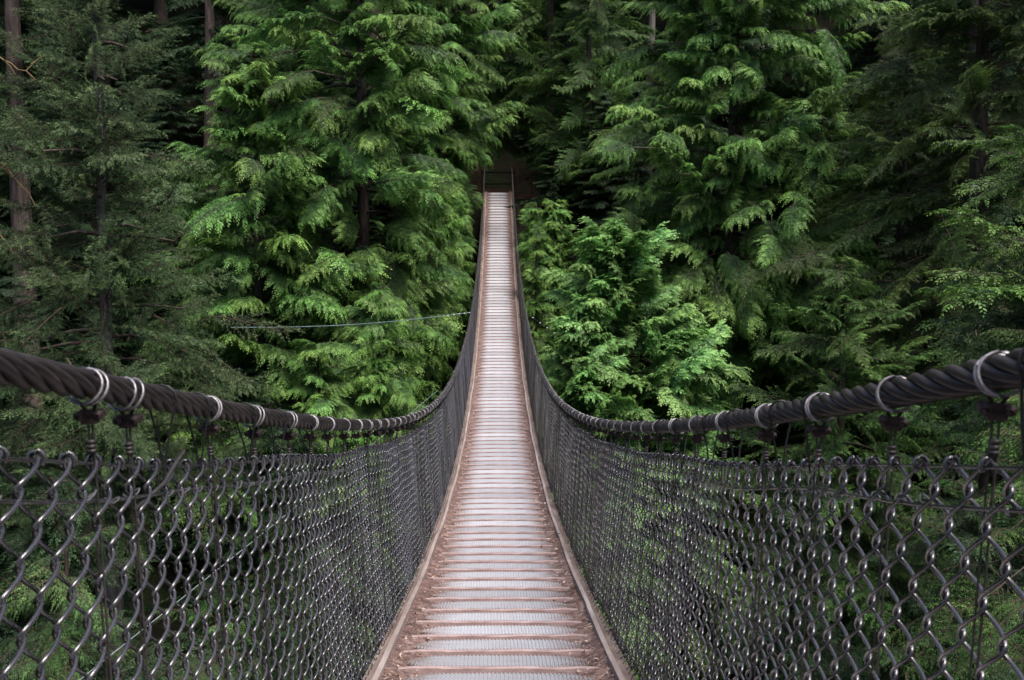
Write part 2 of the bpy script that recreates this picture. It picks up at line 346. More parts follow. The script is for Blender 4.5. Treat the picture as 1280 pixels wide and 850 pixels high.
for s_, side, desc in ((-1, 'left', 'thick twisted steel handrail cable above the left chain-link fence, bound with pale wire rings'), (1, 'right', 'thick twisted steel handrail cable above the right chain-link fence, bound with pale wire rings')):
    cab = thing('handrail_cable', desc, 'cable', group='handrail cables of the bridge')
    yc = np.concatenate([np.arange(-2, 14, .022), np.arange(14, 46.4, .045)])
    ctr = np.c_[s_ * L_top(yc), yc, z_deck(yc) + H_CAB + lift(s_, yc)]
    for k in range(6):
        ph = -yc / .39 * 2 * PI + k * PI / 3
        P = ctr + .0178 * np.c_[np.cos(ph), np.zeros_like(ph), np.sin(ph)]
        v, f = tube_np(P[None], .0098, 6); link('strand', mesh_np('strand', v, f, M_CABLE, smooth=True), cab)
    v, f = tube_np(ctr[::4][None], .012, 6); link('core', mesh_np('core', v, f, M_CABLE, smooth=True), cab)
    hy = list(HANG[s_]); y = hy[-1]
    while y < 45.2: y += random.uniform(.34, .40); hy.append(y)
    for y in hy:
        a = math.atan(sl_deck(y)); x = s_ * float(L_top(y))
        h = link('hanger', HM, cab, (x, y, z_deck(y) + H_CAB + float(lift(s_, y))))
        h.rotation_euler = (random.uniform(-.03, .03), s_ * (math.atan((float(L_top(y)) - .655) / 1.2)), random.uniform(-.3, .3))
        g = link('ring', RM[0], h); g.rotation_euler = (a, 0, random.uniform(-.25, .25)); link('clamp', CM, h)

# ---------------------------------------------------------------- chain-link fences
DM = .107; H0, H1 = -.02, 1.079
def wires(yk, par, s_, per, sides, r=.0036):
    n = int((H1 - H0) / DM * per) + 1
    h = H1 - np.arange(n)[::-1] / per * DM
    ph = 2 * PI * (h - H1) / DM
    yk = np.asarray(yk)[:, None]; par = np.asarray(par)[:, None]
    c = np.cos(ph[None] + par * PI)
    yo = (DM / 4 + .0085) * np.arcsin(.87 * c) / np.arcsin(.87)
    xo = .0092 * np.sin(ph[None] + par * PI)
    y = yk + yo
    f = h[None] / 1.2
    Lt = L_top(y); bul = .012 * np.sin(yk * 1.7 + s_) * np.sin(f * PI) + .008 * np.sin(yk * 4.3 + f * 5)
    hw = h[None] + .006 * np.sin(yk * 3.1 + s_ * 2) + .004 * np.sin(yk * 11)
    gap = np.clip((yk - 8) / 8, 0, 1) * .07 * f            # the mesh closes up to the cable further on
    x = s_ * (.655 + (Lt - .655) * f + bul + .012 * (1 - f)) - xo
    P = np.stack([x + 0 * y, y, z_deck(y) + hw + gap + lift(s_, y) * f], -1)
    return tube_np(P, r, sides)
for s_, desc in ((-1, 'tall dark chain-link fence along the left edge of the bridge deck'), (1, 'tall dark chain-link fence along the right edge of the bridge deck')):
    fe = thing('chain_link_fence', desc, 'fence', group='chain-link fences of the bridge')
    yk = np.arange(.7, 45.8, DM / 2); par = np.arange(len(yk)) % 2
    nn = 130
    for k in range(nn):
        v, f = wires(yk[k:k + 1], par[k:k + 1], s_, 12, 6 if k < 70 else 5); link('wire', mesh_np('wire', v, f, M_WIRE, smooth=True), fe)
    v1, f1 = wires(yk[nn:330], par[nn:330], s_, 8, 4, .0034); v2, f2 = wires(yk[330:], par[330:], s_, 6, 3, .0034)
    me = mesh_np('mesh_wire', np.concatenate([v1, v2]), np.concatenate([f1, f2 + len(v1)]), M_WIRE, smooth=True)
    link('mesh_wire', me, fe, kind='stuff')
    # line wires: one through the top knuckles, one a hand below with pale ties, one at the bottom
    yl = np.arange(.3, 46, .1)
    def xs_at(hh, yl=yl): return s_ * (.655 + (L_top(yl) - .655) * hh / 1.2 + .012 * np.sin(yl * 1.7 + s_) * np.sin(hh / 1.2 * PI) + .008 * np.sin(yl * 4.3 + hh / 1.2 * 5) + .012 * (1 - hh / 1.2))
    def zs_at(hh, yl=yl): return z_deck(yl) + hh + .006 * np.sin(yl * 3.1 + s_ * 2) + np.clip((yl - 8) / 8, 0, 1) * .07 * hh / 1.2 + lift(s_, yl) * hh / 1.2
    for hh, rr in ((1.067, .0035), (1.009, .0038), (.03, .0045)):
        wob = .006 * np.sin(yl * 5 + hh * 9) if hh == 1.009 else 0
        v, f = tube_np(np.c_[xs_at(hh), yl, zs_at(hh) + wob][None], rr, 5); link('line_wire', mesh_np('line_wire', v, f, M_WIRE, smooth=True), fe)
    tb = B()
    a = np.linspace(0, 2 * PI, 9, endpoint=False)
    tb.tube(np.c_[.009 * np.cos(a), .024 * np.sin(a + .4), .004 * np.sin(2 * a)], .0018, 4, True)
    tie = tb.build('wire_tie', M_TIE, True)
    for j, y in enumerate(np.arange(.8, 12, DM)):
        if random.random() < .35: continue
        yy = np.array([y + random.uniform(-.008, .008)])
        o = link('wire_tie', tie, fe, (float(xs_at(1.009, yy)[0]), float(yy[0]), float(zs_at(1.009, yy)[0]) + random.uniform(-.006, .006)))
        o.rotation_euler = (random.uniform(-.2, .2), random.uniform(-.3, .3), random.uniform(-.2, .2))
    kb = B(); ka = np.linspace(-.9, PI + .9, 10)
    kb.tube(np.c_[.0115 * np.cos(ka), .006 * np.cos(ka * .5), .0125 * np.sin(ka)], .0035, 6); kn = kb.build('knuckle', M_WIRE, True)
    for y in yk[0:150:2] + DM / 4:
        yy = np.array([y]); o = link('knuckle', kn, fe, (float(xs_at(1.067, yy)[0]), y, float(zs_at(1.067, yy)[0]) + .002)); o.rotation_euler = (0, random.uniform(-.2, .2), random.uniform(-.35, .35))
    # loops lacing the foot of the mesh to the ledge
    lb = B(); yy = np.arange(.8, 45, DM)
    P = []
    for y in yy:
        z = z_deck(y); c0 = np.array([s_ * .648, y + random.uniform(-.01, .01), z + .012]); t_ = random.uniform(0, PI)
        P.append(c0 + np.c_[.022 * np.cos(a), .03 * np.sin(a) * math.cos(t_), .024 * np.sin(a + .5)])
    v, f = tube_np(np.array(P), .0028, 4, True); link('lacing', mesh_np('lacing', v, f, M_WIRE, smooth=True), fe, kind='stuff')
    # black cord ties looped from the mesh up over the cable
    cb = []
    for y in [1.15, 2.05, 2.3, 2.75, 3.1, 3.6, 4.1, 4.6, 5.2, 5.9, 6.6, 7.4]:
        y += .12 * (s_ > 0); d = random.uniform(-.05, .05); x = s_ * float(L_top(y))
        z0 = z_deck(y) + 1.05; zc = z_deck(y + d) + H_CAB + float(lift(s_, y))
        pts = [(x, y, z0), (x + .012, y + d * .5, (z0 + zc) / 2)]
        pts += [(x + .031 * math.cos(q), y + d, zc + .031 * math.sin(q)) for q in np.linspace(-.6, PI + .6, 9)]
        pts += [(x - .012, y + d * .3 + .015, (z0 + zc) / 2), (x, y + .02, z0)]
        bb = B(); bb.tube(pts, .0026, 5); link('cord_tie', bb.build('cord_tie', M_BLACK, True), fe)
# loose pale tail of tie wire at the left mesh top
bt = B(); y = 2.16; x = -float(L_top(y)); z = z_deck(y) + 1.07
bt.tube([(x, y - .28, z - .01), (x + .005, y - .12, z + .005), (x + .008, y - .04, z + .035), (x + .005, y + .02, z + .045)], .0042, 6)
link('wire_tail', bt.build('wire_tail', M_ROD, True), bpy.data.objects['chain_link_fence'])

# ---------------------------------------------------------------- guy wires
def guy(label, p0, p1, beads, sag, r, m):
    n = 24; t_ = np.linspace(0, 1, n); P = np.outer(1 - t_, p0) + np.outer(t_, p1); P[:, 2] -= sag * np.sin(t_ * PI)
    g = thing('guy_wire', label, 'guy wire', group='guy wires of the bridge'); b = B().tube(P, r, 5); link('line', b.build('line', m, True), g)
    bd = B()
    a = np.linspace(-1, 1, 5); bd.tube(np.c_[a * .022, 0 * a, 0 * a], .014 * np.sqrt(np.clip(1.05 - a * a, 0, 1)), 6)
    bmh = bd.build('clip', M_BEAD, True)
    for q in beads: link('clip', bmh, g, tuple(np.array(p0) * (1 - q) + np.array(p1) * q - np.array([0, 0, sag * math.sin(q * PI)])))
yA = 25.6; zA = z_deck(yA) + 1.1
guy('thin pale wire running level from the left handrail cable into the forest', np.array([-.7, yA, zA]), np.array(at(290, 409, 25)), [.008, .03, .052, .075, .1], .12, .010, M_TWINE)
guy('thin wire with pale clips leaving the right handrail cable beside the young bright cedar', np.array([.7, yA, zA]), np.array(at(800, 480, 27)), [.06, .12, .18, .24, .30], .1, .007, M_ROD)
guy('thin pale wire slanting down outside the left fence toward the near bank', np.array(at(548, 487, 15)) , np.array(at(-260, 1135, 3.2)), [], .02, .0035, M_ROD2)
guy('thin grey wire slanting down outside the right fence toward the near bank', np.array([.74, 15.5, z_deck(15.5) + 1.0]), np.array(at(1180, 1060, 3.4)), [.02], .02, .0035, M_ROD)

# ---------------------------------------------------------------- far landing: header board, posts, gate bars, platform railing
pl = thing('bridge_landing', 'dark wooden landing with posts and railings at the far end of the bridge', 'landing', (0, 46, z_deck(46)))
link('header_board', B().box((0, .05, .06), (1.25, .10, .22)).build('header_board', M_POST), pl)
post = B().box((0, 0, 0), (.15, .15, 2.1)).build('post', M_POST)
for x, yy in ((-.86, .2), (.86, .2), (-.86, 2.6), (.86, 2.6)): link('post', post, pl, (x, yy, .20))
for y_, z_ in ((.12, 1.12), (2.6, 1.1), (2.6, .55)): link('cross_rail', B().box((0, 0, 0), (1.56, .06, .07)).build('cross_rail', M_POST), pl, (0, y_, z_))
link('landing_floor', B().box((0, 2.2, -.12), (3.6, 4.0, .1)).build('landing_floor', M_BEAM), pl)
sp = B().box((0, 0, 0), (.12, .12, 1.55)).build('railing_post', M_POST)
for x in (1.55, 2.3, 3.2, -1.6, -2.4): link('railing_post', sp, pl, (x, .35, .22))
for s_, x0, x1 in ((1, .95, 3.3), (-1, -2.5, -.95)):
    for z in (.93, .5): link('railing_rail', B().box(((x0 + x1) / 2, .26, z), (x1 - x0, .05, .11)).build('railing_rail', M_POST), pl)
link('platform_floor', B().box((1.3, 2.2, -.24), (5.6, 4.2, .12)).build('platform_floor', M_BEAM), pl)

# ---------------------------------------------------------------- foliage: branch meshes
def curve_eval(L, t, rise, droop, tipup):
    x = L * t * (1 - .06 * droop * t); z = L * (rise * t - droop * t ** 2 * .55 + tipup * t ** 4 * .25); return np.stack([x, 0 * t, z], -1)
def unit(v): return v / (np.linalg.norm(v, axis=-1, keepdims=True) + 1e-9)
def branch_mesh(name, kind, L, seed, mleaf, fine=1.0):
    """main axis > side sprays > fronds > leaflets; every leaflet is its own small rhomb"""
    g = np.random.default_rng(seed)
    K = dict(
      cedar=dict(rise=.12, droop=.75, tipup=.5, sec=.15, slen=.38, sang=.85, sdroop=.55, fr=.085, flen=.36, fang=.75, fdroop=1.0, leaf=.024, ll=.088, lw=.46, rnd=.10),
      bush=dict(rise=.35, droop=.45, tipup=.1, sec=.15, slen=.46, sang=.8, sdroop=.25, fr=.085, flen=.40, fang=.75, fdroop=.75, leaf=.024, ll=.10, lw=.52, rnd=.18),
      frond=dict(rise=.12, droop=.7, tipup=.4, sec=.09, slen=.36, sang=.85, sdroop=.5, fr=.045, flen=.17, fang=.8, fdroop=.8, leaf=.0085, ll=.026, lw=.42, rnd=.10),
      hemlock=dict(rise=.10, droop=.45, tipup=.05, sec=.15, slen=.34, sang=1.0, sdroop=.22, fr=.06, flen=.28, fang=.95, fdroop=.55, leaf=.020, ll=.068, lw=.50, rnd=.22),
      spruce=dict(rise=.02, droop=.35, tipup=.45, sec=.15, slen=.32, sang=.9, sdroop=.35, fr=.065, flen=.24, fang=.7, fdroop=.15, leaf=.012, ll=.066, lw=.27, rnd=.75))[kind]
    sp = 1 / fine
    up = np.array([0, 0, 1.])
    wob = g.normal(0, .05)
    # secondary sprays
    ts = np.arange(.10, .99, K['sec'] / L) ; ts = np.repeat(ts, 2) + g.normal(0, .01, len(ts) * 2); ts = np.clip(ts, .06, 1)
    side = np.tile([-1., 1.], len(ts) // 2)
    O = curve_eval(L, ts, K['rise'], K['droop'], K['tipup']); O2 = curve_eval(L, np.minimum(ts + .02, 1.02), K['rise'], K['droop'], K['tipup'])
    T = unit(O2 - O + 1e-6)
    O[:, 1] += wob * L * ts ** 2
    sl = K['slen'] * L * (1.05 - ts) ** .75 * np.minimum(1, ts * 3.2 + .35) * g.uniform(.6, 1.15, len(ts)); sl = np.maximum(sl, .16)
    an = K['sang'] * (1 - .35 * ts) + g.normal(0, .12, len(ts))
    Yx = np.array([0, 1., 0])
    SD = unit(T * np.cos(an)[:, None] + Yx * (side * np.sin(an))[:, None] + up * g.normal(.05, .16, len(ts))[:, None])
    # also the axis tip itself
    O = np.vstack([O, curve_eval(L, np.array([.9]), K['rise'], K['droop'], K['tipup'])]); SD = np.vstack([SD, T[-1:]]); sl = np.r_[sl, .14 * L]; ts = np.r_[ts, .95]
    segs = []   # fronds: origin, dir, length, tipness, normal
    twigs = []
    for i in range(len(sl)):
        u = np.arange(.12, 1.0, K['fr'] / sl[i]); 
        if len(u) < 3: u = np.linspace(.15, .95, 3)
        P = lambda q: O[i] + SD[i] * (sl[i] * q)[:, None] - up * (K['sdroop'] * sl[i] * q ** 2 * .6)[:, None]
        p0 = P(u); td = unit(P(u + .03) - p0); lat = unit(np.cross(td, up))
        twigs.append(P(np.linspace(0, 1, 4)))
        for s_ in (-1, 1):
            fl = K['flen'] * (1.08 - u) ** .6 * g.uniform(.6, 1.15, len(u)) * (.6 + .5 * min(1, sl[i]))
            fa = K['fang'] * g.uniform(.75, 1.15, len(u))
            if K['rnd'] > .5:
                ra = g.uniform(0, 2 * PI, len(u)); latr = lat * np.cos(ra)[:, None] + np.cross(lat, td) * np.sin(ra)[:, None] * .8
            else: latr = lat * s_ + up * g.normal(0, K['rnd'], len(u))[:, None]
            fd = unit(td * np.cos(fa)[:, None] + latr * np.sin(fa)[:, None])
            segs.append((p0, fd, fl, .25 * ts[i] + .55 * u))
        segs.append((p0[-1:], td[-1:], np.array([K['flen'] * .7]), np.array([.25 * ts[i] + .6])))
    FO = np.vstack([q[0] for q in segs]); FD = np.vstack([q[1] for q in segs]); FL = np.concatenate([q[2] for q in segs]); FT = np.concatenate([q[3] for q in segs])
    # leaflets
    step = K['leaf'] * sp; ll = K['ll'] * (sp ** .5)
    cnt = np.maximum(3, (FL / step).astype(int)); tot = cnt.sum(); fi = np.repeat(np.arange(len(FL)), cnt)
    st = np.concatenate([[0], np.cumsum(cnt)[:-1]]); q = (np.arange(tot) - np.repeat(st, cnt) + .5) / cnt[fi]
    base = FO[fi] + FD[fi] * (FL[fi] * q)[:, None] - up * (K['fdroop'] * FL[fi] * q ** 2 * .6)[:, None]
    tdir = unit(FD[fi] - up * (K['fdroop'] * 1.2 * q)[:, None])
    lat = unit(np.cross(tdir, up)); sgn = np.where(np.arange(tot) % 2 == 0, 1., -1.)
    if K['rnd'] > .5:
        ra = g.uniform(0, 2 * PI, tot); lv = lat * np.cos(ra)[:, None] + np.cross(lat, tdir) * np.sin(ra)[:, None]
    else: lv = lat * sgn[:, None] + up * g.normal(0, K['rnd'] * 1.5, tot)[:, None]
    last = q > 1 - 1.2 / cnt[fi]
    aa = np.where(last, .05, g.uniform(.55, .95, tot))
    ld = unit(tdir * np.cos(aa)[:, None] + lv * np.sin(aa)[:, None]) 
    le = ll * (1.15 - q * .75) * g.uniform(.75, 1.2, tot) * np.clip(FL[fi] / .2, .6, 1.2)
    wv = unit(np.cross(ld, unit(np.cross(tdir, lv) + g.normal(0, .25, (tot, 3))))) 
    w = le * K['lw'] * .5
    A = base; Cc = base + ld * le[:, None] - up * (le * .12)[:, None]; Mid = base + ld * (le * .45)[:, None]
    V = np.stack([A, Mid + wv * w[:, None], Cc, Mid - wv * w[:, None]], 1).reshape(-1, 3)
    Fq = np.arange(tot * 4).reshape(-1, 4)
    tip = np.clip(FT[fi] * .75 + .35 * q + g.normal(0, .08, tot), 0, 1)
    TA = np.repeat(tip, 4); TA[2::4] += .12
    # wood
    ax = curve_eval(L, np.linspace(0, .97, 9), K['rise'], K['droop'], K['tipup']); ax[:, 1] += wob * L * np.linspace(0, .97, 9) ** 2
    v1, f1 = tube_np(ax[None], np.linspace(.008 * L, .002, 9), 5, ref=(0, 1, .1))
    v2, f2 = tube_np(np.array(twigs), np.array([.0045, .0035, .0025, .001]), 3, ref=(0, .2, 1))
    n0 = len(V); V = np.vstack([V, v1, v2]); Fq = np.vstack([Fq, f1 + n0, f2 + n0 + len(v1)])
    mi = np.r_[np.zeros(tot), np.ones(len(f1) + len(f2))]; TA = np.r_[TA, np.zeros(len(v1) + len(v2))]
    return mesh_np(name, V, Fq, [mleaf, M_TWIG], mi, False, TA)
BR = {}
def branches(kind, leaf, L, n=5, fine=1.0):
    key = (kind, leaf, L, fine)
    if key not in BR: BR[key] = [branch_mesh('branch', kind, L, hash((kind, L)) % 977 * 0 + int(L * 31) + 7 * j + len(kind) * 101, LEAF[leaf], fine) for j in range(n)]
    return BR[key]

def trunk_mesh(H, r0, mbark, seed, bend=.25):
    g = np.random.default_rng(seed); n = 16; t_ = np.linspace(0, 1, n)
    b1, b2 = g.normal(0, bend, 2) * (1 if r0 > .1 else .4)
    P = np.c_[b1 * np.sin(t_ * 2.5) * .6, b2 * np.sin(t_ * 2.1) * .6, t_ * H]
    r = r0 * (1 - t_) ** .75 + .012; r[0] *= 1.35
    v, f = tube_np(P[None], r, 9, ref=(1, .1, 0)); return mesh_np('trunk', v, f, mbark, smooth=True), P
def tree(name, kind, leaf, px, D, ytop, ybot, R, nb, label, group=None, Ls=(1.5, 2.5), pitch=(.35, -.25), r0=.28, bark=None, seed=0, prof=.8, bot_in=.6, fine=1.0, zt=None, dead=0, facing=None):
    g = random.Random(seed * 77 + int(px))
    x, y, ztop = at(px, ytop, D); x0, y0, zbot = at(px, ybot, D)
    y = D
    zg = float(z_ground(x, y)) - .3; zbot = max(zbot, zg + 1.0); H = ztop - zg
    t = thing(name, label, 'tree', (x, y, zg), group)
    me, P = trunk_mesh(H, r0, bark or M_BARK, seed); link('trunk', me, t)
    limbs = B(); nl = 0; nb = int(nb * 1.5)
    for i in range(nb):
        q = ((i + g.random()) / nb) ** 1.12          # 0 bottom of crown .. 1 top
        z = zbot + (ztop - zbot) * (1 - (1 - q) ** 1.0) - zg
        rr = R * max(.06, (1 - q)) ** prof * (bot_in + (1 - bot_in) * min(1, q * 4)) * g.uniform(.72, 1.18)
        ph = i * 2.39996 + g.uniform(-.5, .5)
        if facing is not None and g.random() < facing[1]: ph = facing[0] + g.gauss(0, .8)
        lob = 1 + .20 * math.sin(2 * ph + seed * 1.7 + z * .55) + .16 * math.sin(3 * ph - z * 1.1 + seed) + .12 * math.sin(z * 2.3 + seed * 3)
        rr *= lob * (1 if g.random() > .30 else g.uniform(.35, 1.2))
        side = 1 if x > 0 else -1; towards = -side * math.cos(ph)
        if z + zg < float(z_deck(min(D, 46))) + (3.4 if D > 38 else 60) and towards > .05: rr = max(.35, min(rr, (abs(x) - 1.0) / (towards + .13)))
        if math.sin(ph) > .35 and g.random() < .55: ph = -ph           # more growth on the open side over the canyon
        near_trunk = g.random() < (.45 if kind == 'spruce' else .25) or rr < Ls[0] * .8
        b = 0 if near_trunk else rr * g.uniform(.2, .62)
        if rr - b > Ls[1] * 1.08: b = rr - Ls[1] * g.uniform(.85, 1.08)
        ln = max(.45, rr - b) * g.uniform(.85, 1.1)
        L = Ls[1] if ln > (Ls[0] + Ls[1]) / 2 else Ls[0]
        me = g.choice(branches(kind, leaf, L)); k = min(len(P) - 1, int(z / H * (len(P) - 1)))
        dz = 0 if b == 0 else g.uniform(-.35, .25) - b * .12
        o = link('branch', me, t, (P[k][0] + b * math.cos(ph), P[k][1] + b * math.sin(ph), z + dz))
        sc = ln / L; s2 = max(sc, .62 if L > 1.5 else .8) * g.uniform(.85, 1.15); o.scale = (sc, s2, s2 * g.uniform(.9, 1.15))
        pt = pitch[1] + (pitch[0] - pitch[1]) * q + g.gauss(0, .32)
        ya = ph + (0 if b == 0 else g.gauss(0, .45))
        o.rotation_euler = (g.gauss(0, .5), -pt, ya)
        if b > rr * .4 and i % 3 == 0:                                 # a limb carrying the outer growth
            limbs.tube([(P[k][0], P[k][1], z + dz + .1), (P[k][0] + b * .5 * math.cos(ph), P[k][1] + b * .5 * math.sin(ph), z + dz + .12), (P[k][0] + b * math.cos(ph), P[k][1] + b * math.sin(ph), z + dz)], np.array([.05, .035, .02]) * min(1, R / 4.5) ** 1.3, 5); nl += 1
    if nl: link('limbs', limbs.build('limbs', M_BARK, True), t, kind='stuff')
    for i in range(dead):
        z = zbot - zg + (ztop - zbot) * g.random() * .5; ph = g.uniform(PI * 1.0, PI * 2.0); l = g.uniform(.6, 1.8) * R * .35
        pts = [np.array([0, 0, z])]; d = np.array([math.cos(ph), math.sin(ph), -.1])
        for _ in range(5): pts.append(pts[-1] + d * l / 5); d = d + np.array([g.uniform(-.3, .3), g.uniform(-.3, .3), g.uniform(-.25, .1)])
        b = B().tube(pts, np.linspace(.03, .006, 6), 5); link('dead_branch', b.build('dead_branch', M_TWIG, True), t)
    return t

# ---------------------------------------------------------------- the trees, one by one
G1 = 'big cedars beside the far end of the bridge'
# left side
tree('spruce_tree', 'spruce', 'spruce', 128, 21, -110, 640, 4.6, 240, 'tall grey-green spruce with a pale trunk at the far left, in front', Ls=(1.6, 2.8), pitch=(.55, -.1), r0=.24, bark=M_BARK_L, seed=1, prof=.8)
tree('cedar_tree', 'cedar', 'cedar', 455, 34, -260, 560, 6.3, 270, 'broad bright green cedar filling the space left of the bridge', G1, seed=2, prof=.45, Ls=(1.5, 2.5), r0=.26, dead=4)
tree('cedar_tree', 'cedar', 'cedar', 318, 31, 70, 600, 4.2, 170, 'shorter green cedar between the grey spruce and the broad left cedar', G1, seed=3, prof=.45, Ls=(1.5, 2.5), r0=.25, dead=3)
tree('cedar_tree', 'cedar', 'cedar', 556, 42, -200, 440, 3.6, 180, 'slender cedar overhanging the left side of the far landing', G1, seed=4, prof=.5, r0=.3, bot_in=.5, dead=2)
tree('cedar_tree', 'cedar', 'cedar', 478, 26.5, 360, 900, 3.0, 130, 'low cedar whose top rises just left of the bridge, behind the left cable', seed=5, prof=.6, r0=.16)
tree('hemlock_tree', 'hemlock', 'dark', 330, 20, 520, 1000, 3.0, 110, 'dark hemlock down the canyon seen through the left fence', seed=6, prof=.6, r0=.18)
tree('hemlock_tree', 'hemlock', 'dark', 60, 14, 600, 1100, 2.6, 80, 'small hemlock behind the near end of the left fence', seed=7, prof=.6, r0=.15)
tree('cedar_sapling', 'frond', 'young', 92, 6.2, 690, 1350, 1.15, 46, 'bright young cedar tip behind the lower left corner of the left fence', seed=8, prof=.55, r0=.05, Ls=(.9, 1.3))
tree('cedar_sapling', 'frond', 'young', 265, 8.5, 780, 1350, 1.2, 40, 'bright young cedar low behind the left fence, to the right of the corner sapling', seed=9, prof=.55, r0=.05, Ls=(.9, 1.3))
tree('cedar_tree', 'cedar', 'cedar', 372, 38, -120, 520, 4.6, 150, 'cedar standing behind and between the two left cedars, its top lost above the frame', G1, seed=41, prof=.5, r0=.3)
tree('cedar_tree', 'cedar', 'cedar', 545, 37, 215, 640, 2.4, 110, 'narrow cedar close beside the left handrail cable in its upper stretch', seed=42, prof=.45, r0=.15)
tree('cedar_tree', 'cedar', 'cedar', 395, 24, 430, 950, 2.8, 100, 'low cedar rising behind the sagging middle of the left cable', seed=43, prof=.5, r0=.15)
# right side
tree('cedar_tree', 'cedar', 'cedar', 845, 39, 20, 560, 3.6, 130, 'green cedar tucked in behind the broad right cedar on its left', G1, seed=44, prof=.5, r0=.25)
tree('cedar_tree', 'cedar', 'cedar', 1005, 34, 60, 640, 3.8, 140, 'green cedar between the broad right cedar and the olive hemlock', G1, seed=45, prof=.5, r0=.25)
tree('young_cedar', 'bush', 'young', 735, 26, 385, 800, 2.3, 100, 'low bright young cedar just above the lowest part of the right cable', seed=46, prof=.5, Ls=(1.4, 2.6), r0=.1, pitch=(.6, 0))
tree('hemlock_tree', 'hemlock', 'olive', 1130, 33, 40, 560, 4.2, 130, 'olive hemlock just left of the largest olive hemlock', seed=47, prof=.4, Ls=(2.0, 3.6), r0=.25, pitch=(.1, -.35))
tree('cedar_tree', 'cedar', 'cedar', 915, 35, -280, 600, 5.6, 270, 'broad green cedar filling the space right of the bridge', G1, seed=12, prof=.45, Ls=(1.5, 2.5), r0=.26, dead=4)
tree('young_cedar', 'bush', 'young', 758, 28, 300, 680, 3.4, 190, 'young cedar with the brightest fresh green foliage just right of the bridge', seed=13, prof=.42, Ls=(1.4, 2.6), r0=.14, pitch=(.6, 0))
tree('young_cedar', 'bush', 'cedar', 692, 35, 262, 560, 2.0, 110, 'small bright young cedar close against the right handrail cable near the far end', seed=14, prof=.55, Ls=(1.4, 2.6), r0=.1, pitch=(.6, 0))
tree('young_cedar', 'cedar', 'cedar', 850, 27, 440, 860, 2.4, 90, 'low green cedar just above the right cable below the young bright one', seed=15, prof=.6, Ls=(1.4, 2.6), r0=.14)
tree('hemlock_tree', 'hemlock', 'olive', 1225, 29, -240, 520, 5.6, 200, 'large olive green hemlock with hanging branches in the upper right corner', seed=16, prof=.5, Ls=(2.0, 3.6), r0=.4, pitch=(.1, -.35), dead=6)
tree('hemlock_tree', 'hemlock', 'hemlock', 1050, 25, 330, 800, 3.6, 140, 'spreading green hemlock above the middle of the right handrail cable', seed=17, prof=.5, Ls=(1.8, 3.2), r0=.2, dead=3)
tree('hemlock_tree', 'hemlock', 'dark', 1240, 22, 420, 900, 3.2, 110, 'dark hemlock behind the right fence at the right edge of the photo', seed=18, prof=.5, Ls=(1.8, 3.2), r0=.2)
tree('hemlock_tree', 'hemlock', 'tipped', 1420, 12.5, 130, 520, 3.3, 80, 'nearby hemlock reaching a fine leafy branch in from the right edge', seed=19, prof=.3, Ls=(1.8, 3.2), r0=.2, pitch=(.05, -.2), fine=2.0, facing=(PI * 1.05, .5))
tree('hemlock_tree', 'hemlock', 'dark', 1010, 15, 600, 1200, 2.6, 90, 'green hemlock down the canyon seen through the right fence', seed=20, prof=.55, r0=.15)  # dark leaf colour stands in for deep shade behind the lower mesh
tree('cedar_sapling', 'frond', 'cedar', 1350, 6.0, 430, 1150, 1.35, 52, 'near young cedar with lacy fronds behind the right end of the right fence', seed=21, prof=.35, r0=.05, Ls=(.9, 1.3), facing=(PI, .4))
tree('cedar_tree', 'cedar', 'cedar', 770, 18, 610, 1100, 2.3, 80, 'low cedar seen through the mesh of the right fence close to the deck', seed=22, prof=.55, r0=.15)
tree('young_cedar', 'cedar', 'cedar', 671, 32.5, 292, 620, 1.15, 60, 'slim green cedar squeezed between the upper right cable and the bright young cedars', seed=51, prof=.4, Ls=(1.0, 1.6), r0=.08)
tree('young_cedar', 'cedar', 'cedar', 668, 39, 256, 480, 1.1, 50, 'small green cedar beside the deck just below the right side of the far landing', seed=52, prof=.4, Ls=(1.0, 1.6), r0=.08)
tree('young_cedar', 'cedar', 'cedar', 574, 39, 262, 480, 1.1, 50, 'small green cedar beside the deck just below the left side of the far landing', seed=53, prof=.4, Ls=(1.0, 1.6), r0=.08)
tree('hemlock_tree', 'hemlock', 'hemlock', 738, 45, -60, 330, 3.4, 120, 'layered hemlock between the far landing and the right cedars', seed=54, prof=.35, Ls=(1.8, 3.2), r0=.2, pitch=(.1, -.1))
# centre, behind the landing
tree('hemlock_tree', 'hemlock', 'hemlock', 684, 48, -150, 222, 3.9, 150, 'hemlock with flat layered branches standing just right of the far landing', seed=23, prof=.3, Ls=(1.8, 3.2), r0=.32, pitch=(.1, -.12))
tree('hemlock_tree', 'hemlock', 'dark', 806, 50, -190, 330, 3.6, 60, 'dark hemlock with a thin pale trunk behind the right cedar', seed=24, prof=.3, Ls=(1.8, 3.2), r0=.3, bark=M_BARK_L, bot_in=.4)
tree('cedar_tree', 'cedar', 'cedar', 578, 50, -200, 172, 4.6, 160, 'cedar directly above and behind the far landing', seed=25, prof=.3, Ls=(2.2, 3.8), r0=.35)
